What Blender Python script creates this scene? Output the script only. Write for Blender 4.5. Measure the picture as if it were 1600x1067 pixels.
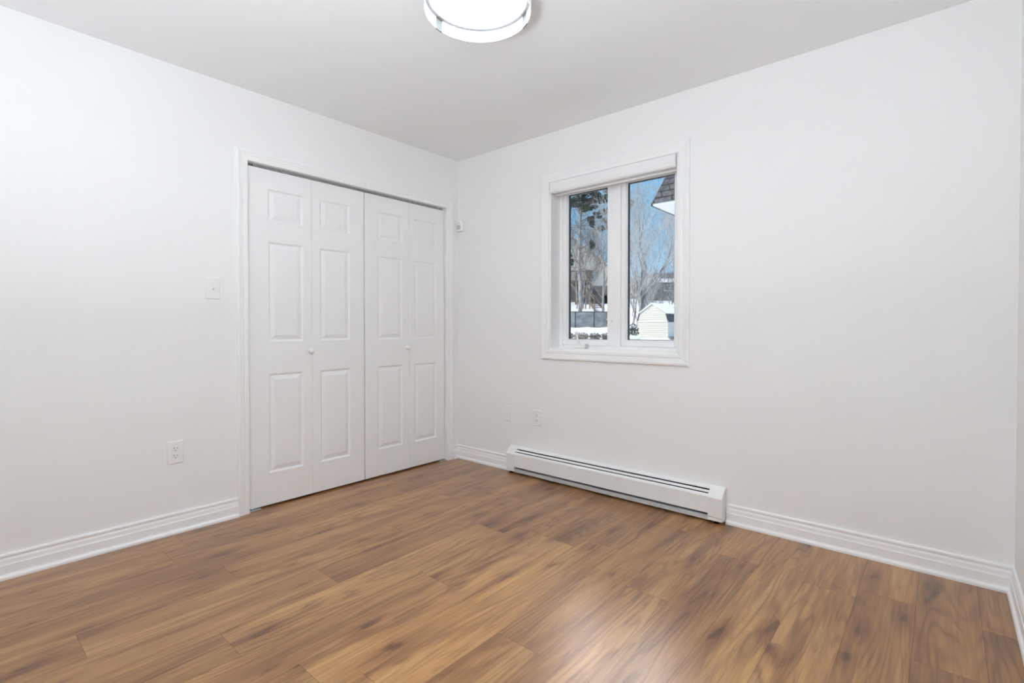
import bpy, math, random
from mathutils import Vector, Matrix

S = bpy.context.scene
COL = S.collection
for o in list(bpy.data.objects):
    bpy.data.objects.remove(o)

# ---------------------------------------------------------------- camera
cam_d = bpy.data.cameras.new('camera')
cam_d.sensor_width = 36.0
cam_d.lens = 782.74 / 1600.0 * 36.0
cam_d.shift_y = -0.0071
cam_d.clip_end = 600
cam = bpy.data.objects.new('camera', cam_d)
COL.objects.link(cam)
CAM = Vector((3.0392, -2.853, 1.0748))
cam.location = CAM
cam.rotation_euler = (math.pi / 2 - 0.0131, 0, 0.7103)
S.camera = cam

# ---------------------------------------------------------------- world, sun, exposure
SKY_STRENGTH = 1.08
SUN_STRENGTH = 3.6
LAMP_STRENGTH = 12.0
world = bpy.data.worlds.new('winter_sky')
S.world = world
world.use_nodes = True
nt = world.node_tree
nt.nodes.clear()
w_out = nt.nodes.new('ShaderNodeOutputWorld')
w_bg = nt.nodes.new('ShaderNodeBackground')
w_tc = nt.nodes.new('ShaderNodeTexCoord')
w_sep = nt.nodes.new('ShaderNodeSeparateXYZ')
w_ramp = nt.nodes.new('ShaderNodeValToRGB')
w_ramp.color_ramp.elements[0].position = 0.0
w_ramp.color_ramp.elements[0].color = (0.50, 0.74, 0.95, 1)
w_ramp.color_ramp.elements[1].position = 0.7
w_ramp.color_ramp.elements[1].color = (0.10, 0.34, 0.78, 1)
e = w_ramp.color_ramp.elements.new(0.22)
e.color = (0.22, 0.56, 0.91, 1)
nt.links.new(w_tc.outputs['Generated'], w_sep.inputs[0])
nt.links.new(w_sep.outputs['Z'], w_ramp.inputs[0])
# bright sky patch added above the window's view to cast the floor glow
GLOW_PATCH_RADIANCE = 13.0
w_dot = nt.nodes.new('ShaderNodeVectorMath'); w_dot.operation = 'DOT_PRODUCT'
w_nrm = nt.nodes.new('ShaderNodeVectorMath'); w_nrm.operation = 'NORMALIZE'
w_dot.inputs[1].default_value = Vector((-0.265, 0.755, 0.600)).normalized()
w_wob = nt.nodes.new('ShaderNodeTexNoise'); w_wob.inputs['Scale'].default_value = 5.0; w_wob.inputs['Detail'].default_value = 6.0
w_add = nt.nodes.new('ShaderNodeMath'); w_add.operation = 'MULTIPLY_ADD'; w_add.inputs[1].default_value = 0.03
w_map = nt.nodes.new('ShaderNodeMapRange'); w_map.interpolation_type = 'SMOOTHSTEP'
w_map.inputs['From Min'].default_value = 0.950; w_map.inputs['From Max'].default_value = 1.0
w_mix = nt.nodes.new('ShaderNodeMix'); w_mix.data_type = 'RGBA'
w_mix.inputs[7].default_value = (GLOW_PATCH_RADIANCE, GLOW_PATCH_RADIANCE * 0.97, GLOW_PATCH_RADIANCE * 0.98, 1)
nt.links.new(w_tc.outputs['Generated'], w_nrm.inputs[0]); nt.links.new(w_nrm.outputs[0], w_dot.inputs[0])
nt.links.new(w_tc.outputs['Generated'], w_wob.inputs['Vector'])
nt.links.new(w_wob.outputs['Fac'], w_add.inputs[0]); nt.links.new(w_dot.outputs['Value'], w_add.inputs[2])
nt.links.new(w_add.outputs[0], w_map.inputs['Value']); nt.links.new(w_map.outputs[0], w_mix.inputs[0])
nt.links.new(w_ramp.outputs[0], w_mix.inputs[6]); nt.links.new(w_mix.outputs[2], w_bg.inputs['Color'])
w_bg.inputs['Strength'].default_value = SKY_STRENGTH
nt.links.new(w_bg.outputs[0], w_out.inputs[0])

sun_d = bpy.data.lights.new('sun', 'SUN')
sun_d.energy = SUN_STRENGTH
sun_d.angle = 0.012
sun_d.color = (1.0, 0.92, 0.78)
sun = bpy.data.objects.new('sun', sun_d)
COL.objects.link(sun)
sun.rotation_euler = Vector((0.35, 0.62, -0.72)).to_track_quat('-Z', 'Y').to_euler()

# fill light added beside the camera, turned up to bounce off the ceiling
FILL_POWER = 48.0
fl_d = bpy.data.lights.new('bounce_fill', 'AREA')
fl_d.shape = 'DISK'
fl_d.size = 0.5
fl_d.energy = FILL_POWER
fl_d.color = (0.893, 1.0, 1.105)
fill_light = bpy.data.objects.new('bounce_fill', fl_d)
COL.objects.link(fill_light)
fill_light.location = (2.35, -3.1, 1.15)
fill_light.rotation_euler = Vector((0.0, 0.0, 1.0)).to_track_quat('-Z', 'Y').to_euler()

S.view_settings.view_transform = 'Standard'
S.view_settings.look = 'None'
S.view_settings.gamma = 1.0
S.view_settings.use_curve_mapping = False
S.view_settings.exposure = 0.0
S.cycles.max_bounces = 20
S.cycles.diffuse_bounces = 16
S.cycles.glossy_bounces = 4
S.cycles.transparent_max_bounces = 12
S.cycles.sample_clamp_indirect = 8.0
S.cycles.caustics_reflective = False
S.cycles.caustics_refractive = False

# ---------------------------------------------------------------- materials
def mat(name, color, rough=0.5, spec=0.5, metal=0.0, coat=0.0):
    m = bpy.data.materials.new(name)
    m.use_nodes = True
    b = m.node_tree.nodes['Principled BSDF']
    b.inputs['Base Color'].default_value = (*color, 1)
    b.inputs['Roughness'].default_value = rough
    b.inputs['Specular IOR Level'].default_value = spec
    b.inputs['Metallic'].default_value = metal
    b.inputs['Coat Weight'].default_value = coat
    return m

def noisy(m, c1, c2, scale, stretch=(1, 1, 1), detail=4, bump=0.0, lo=0.35, hi=0.65):
    """vary the base colour of m between c1 and c2 with noise, and bump it"""
    t = m.node_tree; n = t.nodes; b = n['Principled BSDF']
    tc = n.new('ShaderNodeTexCoord'); mp = n.new('ShaderNodeMapping'); ns = n.new('ShaderNodeTexNoise'); rp = n.new('ShaderNodeValToRGB')
    mp.inputs['Scale'].default_value = stretch
    ns.inputs['Scale'].default_value = scale
    ns.inputs['Detail'].default_value = detail
    rp.color_ramp.elements[0].position = lo; rp.color_ramp.elements[0].color = (*c1, 1)
    rp.color_ramp.elements[1].position = hi; rp.color_ramp.elements[1].color = (*c2, 1)
    t.links.new(tc.outputs['Object'], mp.inputs[0]); t.links.new(mp.outputs[0], ns.inputs['Vector'])
    t.links.new(ns.outputs['Fac'], rp.inputs[0]); t.links.new(rp.outputs[0], b.inputs['Base Color'])
    if bump:
        bp = n.new('ShaderNodeBump'); bp.inputs['Strength'].default_value = bump; bp.inputs['Distance'].default_value = 0.002
        t.links.new(ns.outputs['Fac'], bp.inputs['Height']); t.links.new(bp.outputs[0], b.inputs['Normal'])
    return m

M = {}
M['wall'] = noisy(mat('wall_paint', (0.83, 0.83, 0.82), 0.55, 0.3), (0.855, 0.856, 0.850), (0.867, 0.868, 0.863), 260, bump=0.04)
M['ceiling'] = noisy(mat('ceiling_paint', (0.84, 0.84, 0.835), 0.8, 0.2), (0.858, 0.867, 0.873), (0.871, 0.880, 0.886), 120, bump=0.03)
M['trim'] = noisy(mat('white_trim_paint', (0.88, 0.88, 0.875), 0.35, 0.45), (0.875, 0.877, 0.872), (0.885, 0.886, 0.882), 60)
M['door'] = noisy(mat('white_door_paint', (0.86, 0.86, 0.855), 0.4, 0.4), (0.855, 0.856, 0.853), (0.866, 0.867, 0.864), 90, (1, 1, 0.06), bump=0.05)
M['vinyl'] = noisy(mat('white_window_vinyl', (0.88, 0.88, 0.88), 0.3, 0.5), (0.875, 0.876, 0.88), (0.885, 0.886, 0.89), 40)
M['plastic'] = noisy(mat('white_plastic', (0.85, 0.85, 0.84), 0.3, 0.5), (0.845, 0.846, 0.838), (0.86, 0.86, 0.852), 50)
M['slot'] = noisy(mat('dark_slot', (0.05, 0.05, 0.05), 0.6), (0.04, 0.04, 0.04), (0.07, 0.07, 0.068), 80)
M['grey_slot'] = noisy(mat('grey_socket_slot', (0.2, 0.2, 0.2), 0.6), (0.17, 0.17, 0.17), (0.23, 0.23, 0.228), 80)
M['lens'] = noisy(mat('grey_sensor_lens', (0.55, 0.56, 0.56), 0.25), (0.52, 0.53, 0.53), (0.58, 0.59, 0.59), 300, (1, 1, 4))
M['enamel'] = noisy(mat('white_heater_enamel', (0.84, 0.845, 0.84), 0.38, 0.45), (0.835, 0.84, 0.836), (0.848, 0.852, 0.848), 30)
M['steel'] = noisy(mat('grey_galvanised_steel', (0.55, 0.58, 0.6), 0.4, 0.5, 0.25), (0.58, 0.61, 0.63), (0.70, 0.73, 0.75), 25, (0.2, 1, 1))
M['black'] = noisy(mat('black_shade_and_feet', (0.01, 0.01, 0.01), 0.9, 0.1), (0.008, 0.008, 0.008), (0.014, 0.014, 0.014), 20)  # near-black stands in for shade in closet, heater and doorway; also heater feet
M['track'] = noisy(mat('grey_track_metal', (0.35, 0.35, 0.35), 0.4, 0.5, 0.5), (0.3, 0.3, 0.3), (0.4, 0.4, 0.4), 60)
M['gasket'] = noisy(mat('dark_glazing_gasket', (0.05, 0.05, 0.055), 0.5), (0.04, 0.042, 0.046), (0.065, 0.066, 0.07), 90)
M['blind'] = noisy(mat('white_blind_cassette', (0.84, 0.84, 0.835), 0.5, 0.3), (0.83, 0.83, 0.826), (0.85, 0.85, 0.846), 200, (0.1, 1, 1), bump=0.03)
M['nickel'] = noisy(mat('satin_lamp_metal', (0.2, 0.2, 0.2), 0.5, 0.3), (0.065, 0.065, 0.064), (0.08, 0.08, 0.079), 50, (1, 1, 4))
M['ring'] = noisy(mat('pale_lamp_ring_metal', (0.6, 0.6, 0.6), 0.5, 0.4), (0.16, 0.16, 0.159), (0.19, 0.19, 0.188), 50, (1, 1, 4))
M['subfloor'] = noisy(mat('dark_plank_joint', (0.05, 0.03, 0.02), 0.8), (0.05, 0.03, 0.02), (0.09, 0.055, 0.035), 40)

def emitter(name, color, strength):
    m = mat(name, (0.9, 0.9, 0.9), 0.4)
    b = m.node_tree.nodes['Principled BSDF']
    b.inputs['Emission Color'].default_value = (*color, 1)
    b.inputs['Emission Strength'].default_value = strength
    return m
M['diffuser'] = emitter('lit_lamp_diffuser', (0.90, 1.0, 1.09), LAMP_STRENGTH)
M['lampglass'] = emitter('lit_frosted_lamp_glass', (1.0, 0.99, 0.98), 0.25)

def glass():
    m = bpy.data.materials.new('clear_window_glass'); m.use_nodes = True
    t = m.node_tree; t.nodes.clear()
    o = t.nodes.new('ShaderNodeOutputMaterial'); mx = t.nodes.new('ShaderNodeMixShader')
    tr = t.nodes.new('ShaderNodeBsdfTransparent'); gl = t.nodes.new('ShaderNodeBsdfGlossy'); fr = t.nodes.new('ShaderNodeFresnel')
    fr.inputs['IOR'].default_value = 1.3
    tr.inputs['Color'].default_value = (0.985, 0.99, 0.985, 1)
    gl.inputs['Roughness'].default_value = 0.0
    t.links.new(fr.outputs[0], mx.inputs[0]); t.links.new(tr.outputs[0], mx.inputs[1]); t.links.new(gl.outputs[0], mx.inputs[2])
    t.links.new(mx.outputs[0], o.inputs[0])
    return m
M['glass'] = glass()

def floor_material():
    m = mat('oak_plank_laminate', (0.4, 0.25, 0.14), 0.36, 0.35)
    t = m.node_tree; n = t.nodes; L = t.links.new; b = n['Principled BSDF']
    geo = n.new('ShaderNodeNewGeometry')
    at = n.new('ShaderNodeAttribute'); at.attribute_name = 'plank'
    off = n.new('ShaderNodeVectorMath'); off.operation = 'MULTIPLY_ADD'
    L(at.outputs['Color'], off.inputs[0]); off.inputs[1].default_value = (17.0, 41.0, 9.0); L(geo.outputs['Position'], off.inputs[2])
    def scaled(sx, sy, src=off):
        v = n.new('ShaderNodeVectorMath'); v.operation = 'MULTIPLY'
        L(src.outputs[0], v.inputs[0]); v.inputs[1].default_value = (sx, sy, 1.0)
        return v
    def noise(v, detail, rough=0.55, dist=0.0):
        x = n.new('ShaderNodeTexNoise'); x.inputs['Scale'].default_value = 1.0
        x.inputs['Detail'].default_value = detail; x.inputs['Roughness'].default_value = rough; x.inputs['Distortion'].default_value = dist
        L(v.outputs[0], x.inputs['Vector']); return x
    def ramp(src, stops):
        r = n.new('ShaderNodeValToRGB'); el = r.color_ramp.elements
        el[0].position, el[0].color = stops[0][0], (*stops[0][1], 1)
        el[1].position, el[1].color = stops[-1][0], (*stops[-1][1], 1)
        for p, c in stops[1:-1]:
            q = el.new(p); q.color = (*c, 1)
        L(src, r.inputs[0]); return r
    def mix(kind, fac, a, bb):
        x = n.new('ShaderNodeMix'); x.data_type = 'RGBA'; x.blend_type = kind
        if isinstance(fac, float): x.inputs[0].default_value = fac
        else: L(fac, x.inputs[0])
        L(a, x.inputs[6])
        if isinstance(bb, tuple): x.inputs[7].default_value = (*bb, 1)
        else: L(bb, x.inputs[7])
        return x.outputs[2]
    def math_(op, a, bb=None, clamp=False):
        x = n.new('ShaderNodeMath'); x.operation = op; x.use_clamp = clamp
        for i, v in enumerate((a, bb)):
            if v is None: continue
            if isinstance(v, (int, float)): x.inputs[i].default_value = v
            else: L(v, x.inputs[i])
        return x.outputs[0]
    # broad tone bands running along the plank
    band = noise(scaled(13.0, 1.1), 5, 0.6, 0.4)
    base = ramp(band.outputs['Fac'], [(0.27, (0.170, 0.070, 0.020)), (0.42, (0.285, 0.133, 0.042)), (0.57, (0.390, 0.202, 0.068)), (0.76, (0.465, 0.262, 0.096))])
    # tone of each plank
    sep = n.new('ShaderNodeSeparateColor'); L(at.outputs['Color'], sep.inputs[0])
    tone = ramp(sep.outputs[0], [(0.0, (0.80, 0.77, 0.74)), (0.5, (0.98, 0.97, 0.96)), (1.0, (1.14, 1.16, 1.18))])
    col = mix('MULTIPLY', 1.0, base.outputs[0], tone.outputs[0])
    # growth-ring contour lines
    cont = noise(scaled(7.0, 0.62), 2, 0.45, 0.3)
    s = math_('SINE', math_('MULTIPLY', cont.outputs['Fac'], 105.0))
    lines = math_('POWER', math_('MULTIPLY', math_('ADD', s, 1.0), 0.5), 3.0)
    msk = noise(scaled(5.0, 0.9), 2)
    mk = ramp(msk.outputs['Fac'], [(0.38, (0, 0, 0)), (0.58, (1, 1, 1))])
    lf = math_('MULTIPLY', math_('MULTIPLY', lines, mk.outputs[0]), 0.75)
    col = mix('MULTIPLY', lf, col, (0.55, 0.46, 0.40))
    # fine fibre
    fib = noise(scaled(150.0, 5.0), 4, 0.65)
    fr = ramp(fib.outputs['Fac'], [(0.32, (0.76, 0.73, 0.71)), (0.54, (1.0, 1.0, 1.0)), (0.72, (1.10, 1.10, 1.10))])
    col = mix('MULTIPLY', 1.0, col, fr.outputs[0])
    # dark streaks
    st = noise(scaled(28.0, 2.1), 4, 0.65, 0.8)
    sr = ramp(st.outputs['Fac'], [(0.57, (0, 0, 0)), (0.72, (1, 1, 1))])
    col = mix('MULTIPLY', math_('MULTIPLY', sr.outputs[0], 0.80), col, (0.48, 0.34, 0.29))
    # knots: small dark cores with a smear along the grain
    wob = noise(scaled(22.0, 7.0), 3)
    kv = n.new('ShaderNodeVectorMath'); kv.operation = 'MULTIPLY_ADD'
    L(wob.outputs['Color'], kv.inputs[0]); kv.inputs[1].default_value = (0.42, 0.42, 0.0); L(scaled(8.0, 2.5).outputs[0], kv.inputs[2])
    vo = n.new('ShaderNodeTexVoronoi'); vo.voronoi_dimensions = '2D'; vo.inputs['Scale'].default_value = 1.0
    L(kv.outputs[0], vo.inputs['Vector'])
    vs = n.new('ShaderNodeSeparateColor'); L(vo.outputs['Color'], vs.inputs[0])
    size = math_('MULTIPLY', math_('SUBTRACT', vs.outputs[0], 0.25, True), 0.22)
    core = math_('MULTIPLY', math_('SUBTRACT', size, vo.outputs['Distance']), 14.0, True)
    halo = math_('MULTIPLY', math_('SUBTRACT', math_('MULTIPLY', size, 3.0), vo.outputs['Distance']), 3.4, True)
    col = mix('MULTIPLY', math_('MULTIPLY', halo, 0.75), col, (0.58, 0.45, 0.38))
    col = mix('MULTIPLY', math_('MULTIPLY', core, 0.72), col, (0.36, 0.27, 0.24))
    L(col, b.inputs['Base Color'])
    bp = n.new('ShaderNodeBump'); bp.inputs['Strength'].default_value = 0.06; bp.inputs['Distance'].default_value = 0.001
    L(fib.outputs['Fac'], bp.inputs['Height']); L(bp.outputs[0], b.inputs['Normal'])
    rr = ramp(fib.outputs['Fac'], [(0.3, (0.36, 0.36, 0.36)), (0.7, (0.28, 0.28, 0.28))])
    L(rr.outputs[0], b.inputs['Roughness'])
    b.inputs['IOR'].default_value = 1.45
    b.inputs['Coat Weight'].default_value = 0.65
    b.inputs['Coat Roughness'].default_value = 0.33
    b.inputs['Coat IOR'].default_value = 1.6
    return m
M['floor'] = floor_material()

# outdoor materials
M['snow'] = noisy(mat('snow', (0.86, 0.87, 0.9), 0.7, 0.2), (0.84, 0.83, 0.82), (0.91, 0.90, 0.885), 0.7, detail=6, bump=0.6)
M['bark'] = noisy(mat('grey_bark', (0.3, 0.27, 0.24), 0.9, 0.1), (0.22, 0.20, 0.18), (0.46, 0.43, 0.40), 6, (1, 1, 0.3), detail=5)
M['twig'] = noisy(mat('pale_grey_twigs', (0.42, 0.39, 0.36), 0.9, 0.1), (0.36, 0.33, 0.30), (0.68, 0.64, 0.60), 3, detail=5)
M['twig_dark'] = noisy(mat('brown_twigs', (0.22, 0.18, 0.15), 0.9, 0.1), (0.17, 0.14, 0.12), (0.33, 0.28, 0.24), 3)
M['needles'] = noisy(mat('dark_pine_needles', (0.06, 0.07, 0.05), 0.8, 0.1), (0.045, 0.055, 0.04), (0.13, 0.13, 0.10), 2)
M['shrubleaf'] = noisy(mat('olive_shrub_leaves', (0.16, 0.16, 0.11), 0.8, 0.1), (0.10, 0.11, 0.07), (0.26, 0.25, 0.19), 5)
M['redleaf'] = noisy(mat('reddish_shrub_leaves', (0.3, 0.2, 0.16), 0.8, 0.1), (0.20, 0.13, 0.10), (0.48, 0.36, 0.30), 7)
M['cream'] = noisy(mat('cream_siding_paint', (0.72, 0.68, 0.56), 0.7, 0.2), (0.68, 0.635, 0.545), (0.74, 0.695, 0.605), 3, (0.3, 0.3, 4))
M['white_ext'] = noisy(mat('white_soffit_vinyl', (0.82, 0.81, 0.77), 0.6, 0.3), (0.80, 0.79, 0.75), (0.84, 0.83, 0.80), 5)
M['brownwall'] = noisy(mat('grey_brown_siding', (0.24, 0.22, 0.2), 0.8, 0.2), (0.21, 0.195, 0.18), (0.28, 0.26, 0.24), 3, (0.3, 0.3, 5))
M['darkroof'] = noisy(mat('charcoal_roofing', (0.09, 0.09, 0.09), 0.85, 0.2), (0.07, 0.07, 0.07), (0.14, 0.14, 0.14), 6)
M['deckwood'] = noisy(mat('brown_deck_wood', (0.2, 0.14, 0.1), 0.8, 0.2), (0.15, 0.11, 0.085), (0.27, 0.20, 0.15), 8, (1, 1, 0.4))
M['fencecloth'] = noisy(mat('grey_fence_fabric', (0.2, 0.2, 0.2), 0.8, 0.2), (0.23, 0.23, 0.225), (0.40, 0.40, 0.395), 1.6, detail=3)
M['fencemetal'] = noisy(mat('black_fence_metal', (0.04, 0.04, 0.04), 0.5, 0.4), (0.03, 0.03, 0.03), (0.06, 0.06, 0.06), 10)
M['paneglass'] = noisy(mat('dark_far_window_glass', (0.08, 0.09, 0.1), 0.15, 0.6), (0.06, 0.07, 0.08), (0.2, 0.21, 0.22), 1.5)

def shingle_material():
    m = mat('grey_asphalt_shingles', (0.12, 0.12, 0.13), 0.9, 0.15)
    t = m.node_tree; n = t.nodes; L = t.links.new; b = n['Principled BSDF']
    tc = n.new('ShaderNodeTexCoord'); sp = n.new('ShaderNodeSeparateXYZ'); cb = n.new('ShaderNodeCombineXYZ'); ad = n.new('ShaderNodeMath'); ad.operation = 'ADD'
    L(tc.outputs['Object'], sp.inputs[0]); L(sp.outputs['X'], ad.inputs[0]); L(sp.outputs['Y'], ad.inputs[1])
    L(ad.outputs[0], cb.inputs['X']); L(sp.outputs['Z'], cb.inputs['Y'])
    br = n.new('ShaderNodeTexBrick'); L(cb.outputs[0], br.inputs['Vector'])
    br.inputs['Scale'].default_value = 1.0; br.inputs['Brick Width'].default_value = 0.34; br.inputs['Row Height'].default_value = 0.115
    br.inputs['Mortar Size'].default_value = 0.012
    br.inputs['Color1'].default_value = (0.12, 0.12, 0.125, 1); br.inputs['Color2'].default_value = (0.17, 0.165, 0.165, 1); br.inputs['Mortar'].default_value = (0.05, 0.05, 0.052, 1)
    ns = n.new('ShaderNodeTexNoise'); ns.inputs['Scale'].default_value = 14; ns.inputs['Detail'].default_value = 6
    L(tc.outputs['Object'], ns.inputs['Vector'])
    rp = n.new('ShaderNodeValToRGB'); rp.color_ramp.elements[0].position = 0.35; rp.color_ramp.elements[0].color = (0.7, 0.68, 0.66, 1)
    rp.color_ramp.elements[1].position = 0.7; rp.color_ramp.elements[1].color = (1.35, 1.32, 1.32, 1)
    L(ns.outputs['Fac'], rp.inputs[0])
    mx = n.new('ShaderNodeMix'); mx.data_type = 'RGBA'; mx.blend_type = 'MULTIPLY'; mx.inputs[0].default_value = 1.0
    L(br.outputs['Color'], mx.inputs[6]); L(rp.outputs[0], mx.inputs[7]); L(mx.outputs[2], b.inputs['Base Color'])
    return m
M['shingle'] = shingle_material()

# ---------------------------------------------------------------- mesh helpers
class MB:
    def __init__(self):
        self.v = []; self.f = []
    def add(self, verts, faces):
        k = len(self.v)
        self.v += [tuple(p) for p in verts]
        self.f += [tuple(i + k for i in f) for f in faces]
        return self
    def box(self, x0, y0, z0, x1, y1, z1):
        return self.add([(x0, y0, z0), (x1, y0, z0), (x1, y1, z0), (x0, y1, z0), (x0, y0, z1), (x1, y0, z1), (x1, y1, z1), (x0, y1, z1)],
                        [(0, 3, 2, 1), (4, 5, 6, 7), (0, 1, 5, 4), (1, 2, 6, 5), (2, 3, 7, 6), (3, 0, 4, 7)])
    def extrude(self, poly, p0, p1):
        """poly: functions of the two end frames; p0/p1 map a 2-D profile point to 3-D"""
        n = len(poly)
        self.add([p0(q) for q in poly] + [p1(q) for q in poly],
                 [(i, (i + 1) % n, n + (i + 1) % n, n + i) for i in range(n)] + [tuple(range(n - 1, -1, -1)), tuple(range(n, 2 * n))])
        return self
    def tube(self, pts, radii, sides=6, cap=True):
        pts = [Vector(p) for p in pts]
        k = len(self.v); n = len(pts)
        prev = None
        for i, p in enumerate(pts):
            d = (pts[min(i + 1, n - 1)] - pts[max(i - 1, 0)])
            d = d.normalized() if d.length > 1e-9 else Vector((0, 0, 1))
            a = Vector((0, 0, 1)) if abs(d.z) < 0.9 else Vector((1, 0, 0))
            if prev is not None: a = prev
            u = (a - d * a.dot(d))
            u = u.normalized() if u.length > 1e-6 else d.orthogonal().normalized()
            prev = u; w = d.cross(u)
            r = radii[i] if isinstance(radii, (list, tuple)) else radii
            for j in range(sides):
                t = 2 * math.pi * j / sides
                self.v.append(tuple(p + (u * math.cos(t) + w * math.sin(t)) * r))
        for i in range(n - 1):
            for j in range(sides):
                a0 = k + i * sides + j; a1 = k + i * sides + (j + 1) % sides
                self.f.append((a0, a1, a1 + sides, a0 + sides))
        if cap:
            self.f.append(tuple(k + j for j in range(sides - 1, -1, -1)))
            self.f.append(tuple(k + (n - 1) * sides + j for j in range(sides)))
        return self
    def lathe(self, prof, center, axis='z', seg=32, a0=0.0, a1=2 * math.pi, closed_prof=False):
        """prof: list of (radius, height)"""
        full = abs(a1 - a0 - 2 * math.pi) < 1e-6
        k = len(self.v); n = len(prof); m = seg if full else seg + 1
        cx, cy, cz = center
        for i in range(m):
            t = a0 + (a1 - a0) * i / seg
            for r, h in prof:
                if axis == 'z': self.v.append((cx + r * math.cos(t), cy + r * math.sin(t), cz + h))
                elif axis == 'x': self.v.append((cx + h, cy + r * math.cos(t), cz + r * math.sin(t)))
                else: self.v.append((cx + r * math.cos(t), cy + h, cz + r * math.sin(t)))
        for i in range(seg):
            i2 = (i + 1) % m
            for j in range(n if closed_prof else n - 1):
                j2 = (j + 1) % n
                self.f.append((k + i * n + j, k + i2 * n + j, k + i2 * n + j2, k + i * n + j2))
        if closed_prof and not full:
            self.f.append(tuple(k + j for j in range(n - 1, -1, -1)))
            self.f.append(tuple(k + seg * n + j for j in range(n)))
        return self

def mesh_obj(name, mb, material, parent=None, smooth=False, bevel=0.0, kind=None, origin=None):
    """link ONE mesh object; vertices are given in room coordinates"""
    off = Vector((0, 0, 0))
    if parent is not None:
        p = parent
        while p is not None:
            off += p.location; p = p.parent
    base = Vector(origin) if origin is not None else Vector((0, 0, 0))
    if origin is None and parent is not None: base = off.copy()
    me = bpy.data.meshes.new(name)
    me.from_pydata([tuple(Vector(v) - base) for v in mb.v], [], mb.f)
    me.validate(); me.update()
    import bmesh
    bm = bmesh.new(); bm.from_mesh(me)
    bmesh.ops.recalc_face_normals(bm, faces=bm.faces)
    bm.to_mesh(me); bm.free()
    me.materials.append(material)
    if smooth:
        for p in me.polygons: p.use_smooth = True
    o = bpy.data.objects.new(name, me)
    COL.objects.link(o)
    if parent is not None:
        o.parent = parent
        o.location = base - off
    else:
        o.location = base
    if bevel:
        b = o.modifiers.new('bevel', 'BEVEL'); b.width = bevel; b.segments = 2; b.limit_method = 'ANGLE'; b.angle_limit = math.radians(40)
    if kind: o['kind'] = kind
    return o

def thing(name, label, cat, loc, group=None, kind=None):
    o = bpy.data.objects.new(name, None)
    o.empty_display_size = 0.1
    COL.objects.link(o)
    o.location = loc
    o['label'] = label; o['category'] = cat
    if group: o['group'] = group
    if kind: o['kind'] = kind
    return o

def tag(o, label, cat, group=None):
    o['label'] = label; o['category'] = cat
    if group: o['group'] = group
    return o

# ---------------------------------------------------------------- room shell
H = 2.44; XR = 3.268; YF = -3.35
CL_Y0, CL_Y1, CL_H = -1.6545, -0.131, 2.0353           # closet opening
WX0, WX1, WZ0, WZ1 = 0.934, 1.867, 0.919, 2.093        # window opening

def slab_with_hole(axis, lo, hi, a0, a1, b0, b1, h=None):
    """wall slab; axis 'x' = thickness along x (a is y), 'y' = thickness along y (a is x); h = hole (a0,b0,a1,b1)"""
    mb = MB()
    rects = [(a0, b0, a1, b1)] if h is None else [r for r in (
        (a0, b0, h[0], b1), (h[2], b0, a1, b1), (h[0], b0, h[2], h[1]), (h[0], h[3], h[2], b1)) if r[2] - r[0] > 1e-4 and r[3] - r[1] > 1e-4]
    for r in rects:
        if axis == 'x': mb.box(lo, r[0], r[1], hi, r[2], r[3])
        else: mb.box(r[0], lo, r[1], r[2], hi, r[3])
    return mb

tag(mesh_obj('wall_left', slab_with_hole('x', -0.115, 0.0, YF - 0.1, 0.0, 0, H, (CL_Y0 - 0.018, 0.0, CL_Y1 + 0.018, CL_H + 0.018)), M['wall'], kind='structure'),
    'white painted wall holding the closet doors', 'wall')
tag(mesh_obj('wall_back', slab_with_hole('y', 0.0, 0.17, -0.8, XR + 0.1, -0.5, H + 0.1, (WX0, WZ0, WX1, WZ1)), M['wall'], kind='structure'),
    'white painted wall with the window', 'wall')
tag(mesh_obj('wall_right', slab_with_hole('x', XR, XR + 0.1, YF - 0.1, 0.0, 0, H), M['wall'], kind='structure'),
    'white painted wall at the right edge of the room', 'wall')
tag(mesh_obj('wall_front', slab_with_hole('y', YF - 0.1, YF, 0.0, XR, 0, H), M['wall'], kind='structure'),
    'white painted wall behind the camera', 'wall')
cb = MB()
cb.box(-0.80, CL_Y0 - 0.3, 0, -0.75, 0.0, H); cb.box(-0.75, CL_Y0 - 0.3, 0, -0.115, CL_Y0 - 0.25, H)
tag(mesh_obj('wall_closet', cb, M['black'], kind='structure'), 'dark inside of the closet behind the folding doors', 'wall')  # closet walls coloured black to put its shade in
tag(mesh_obj('ceiling', MB().box(-0.8, YF - 0.1, H, XR + 0.1, 0.0, H + 0.1), M['ceiling'], kind='structure'), 'smooth white ceiling', 'ceiling')

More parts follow.
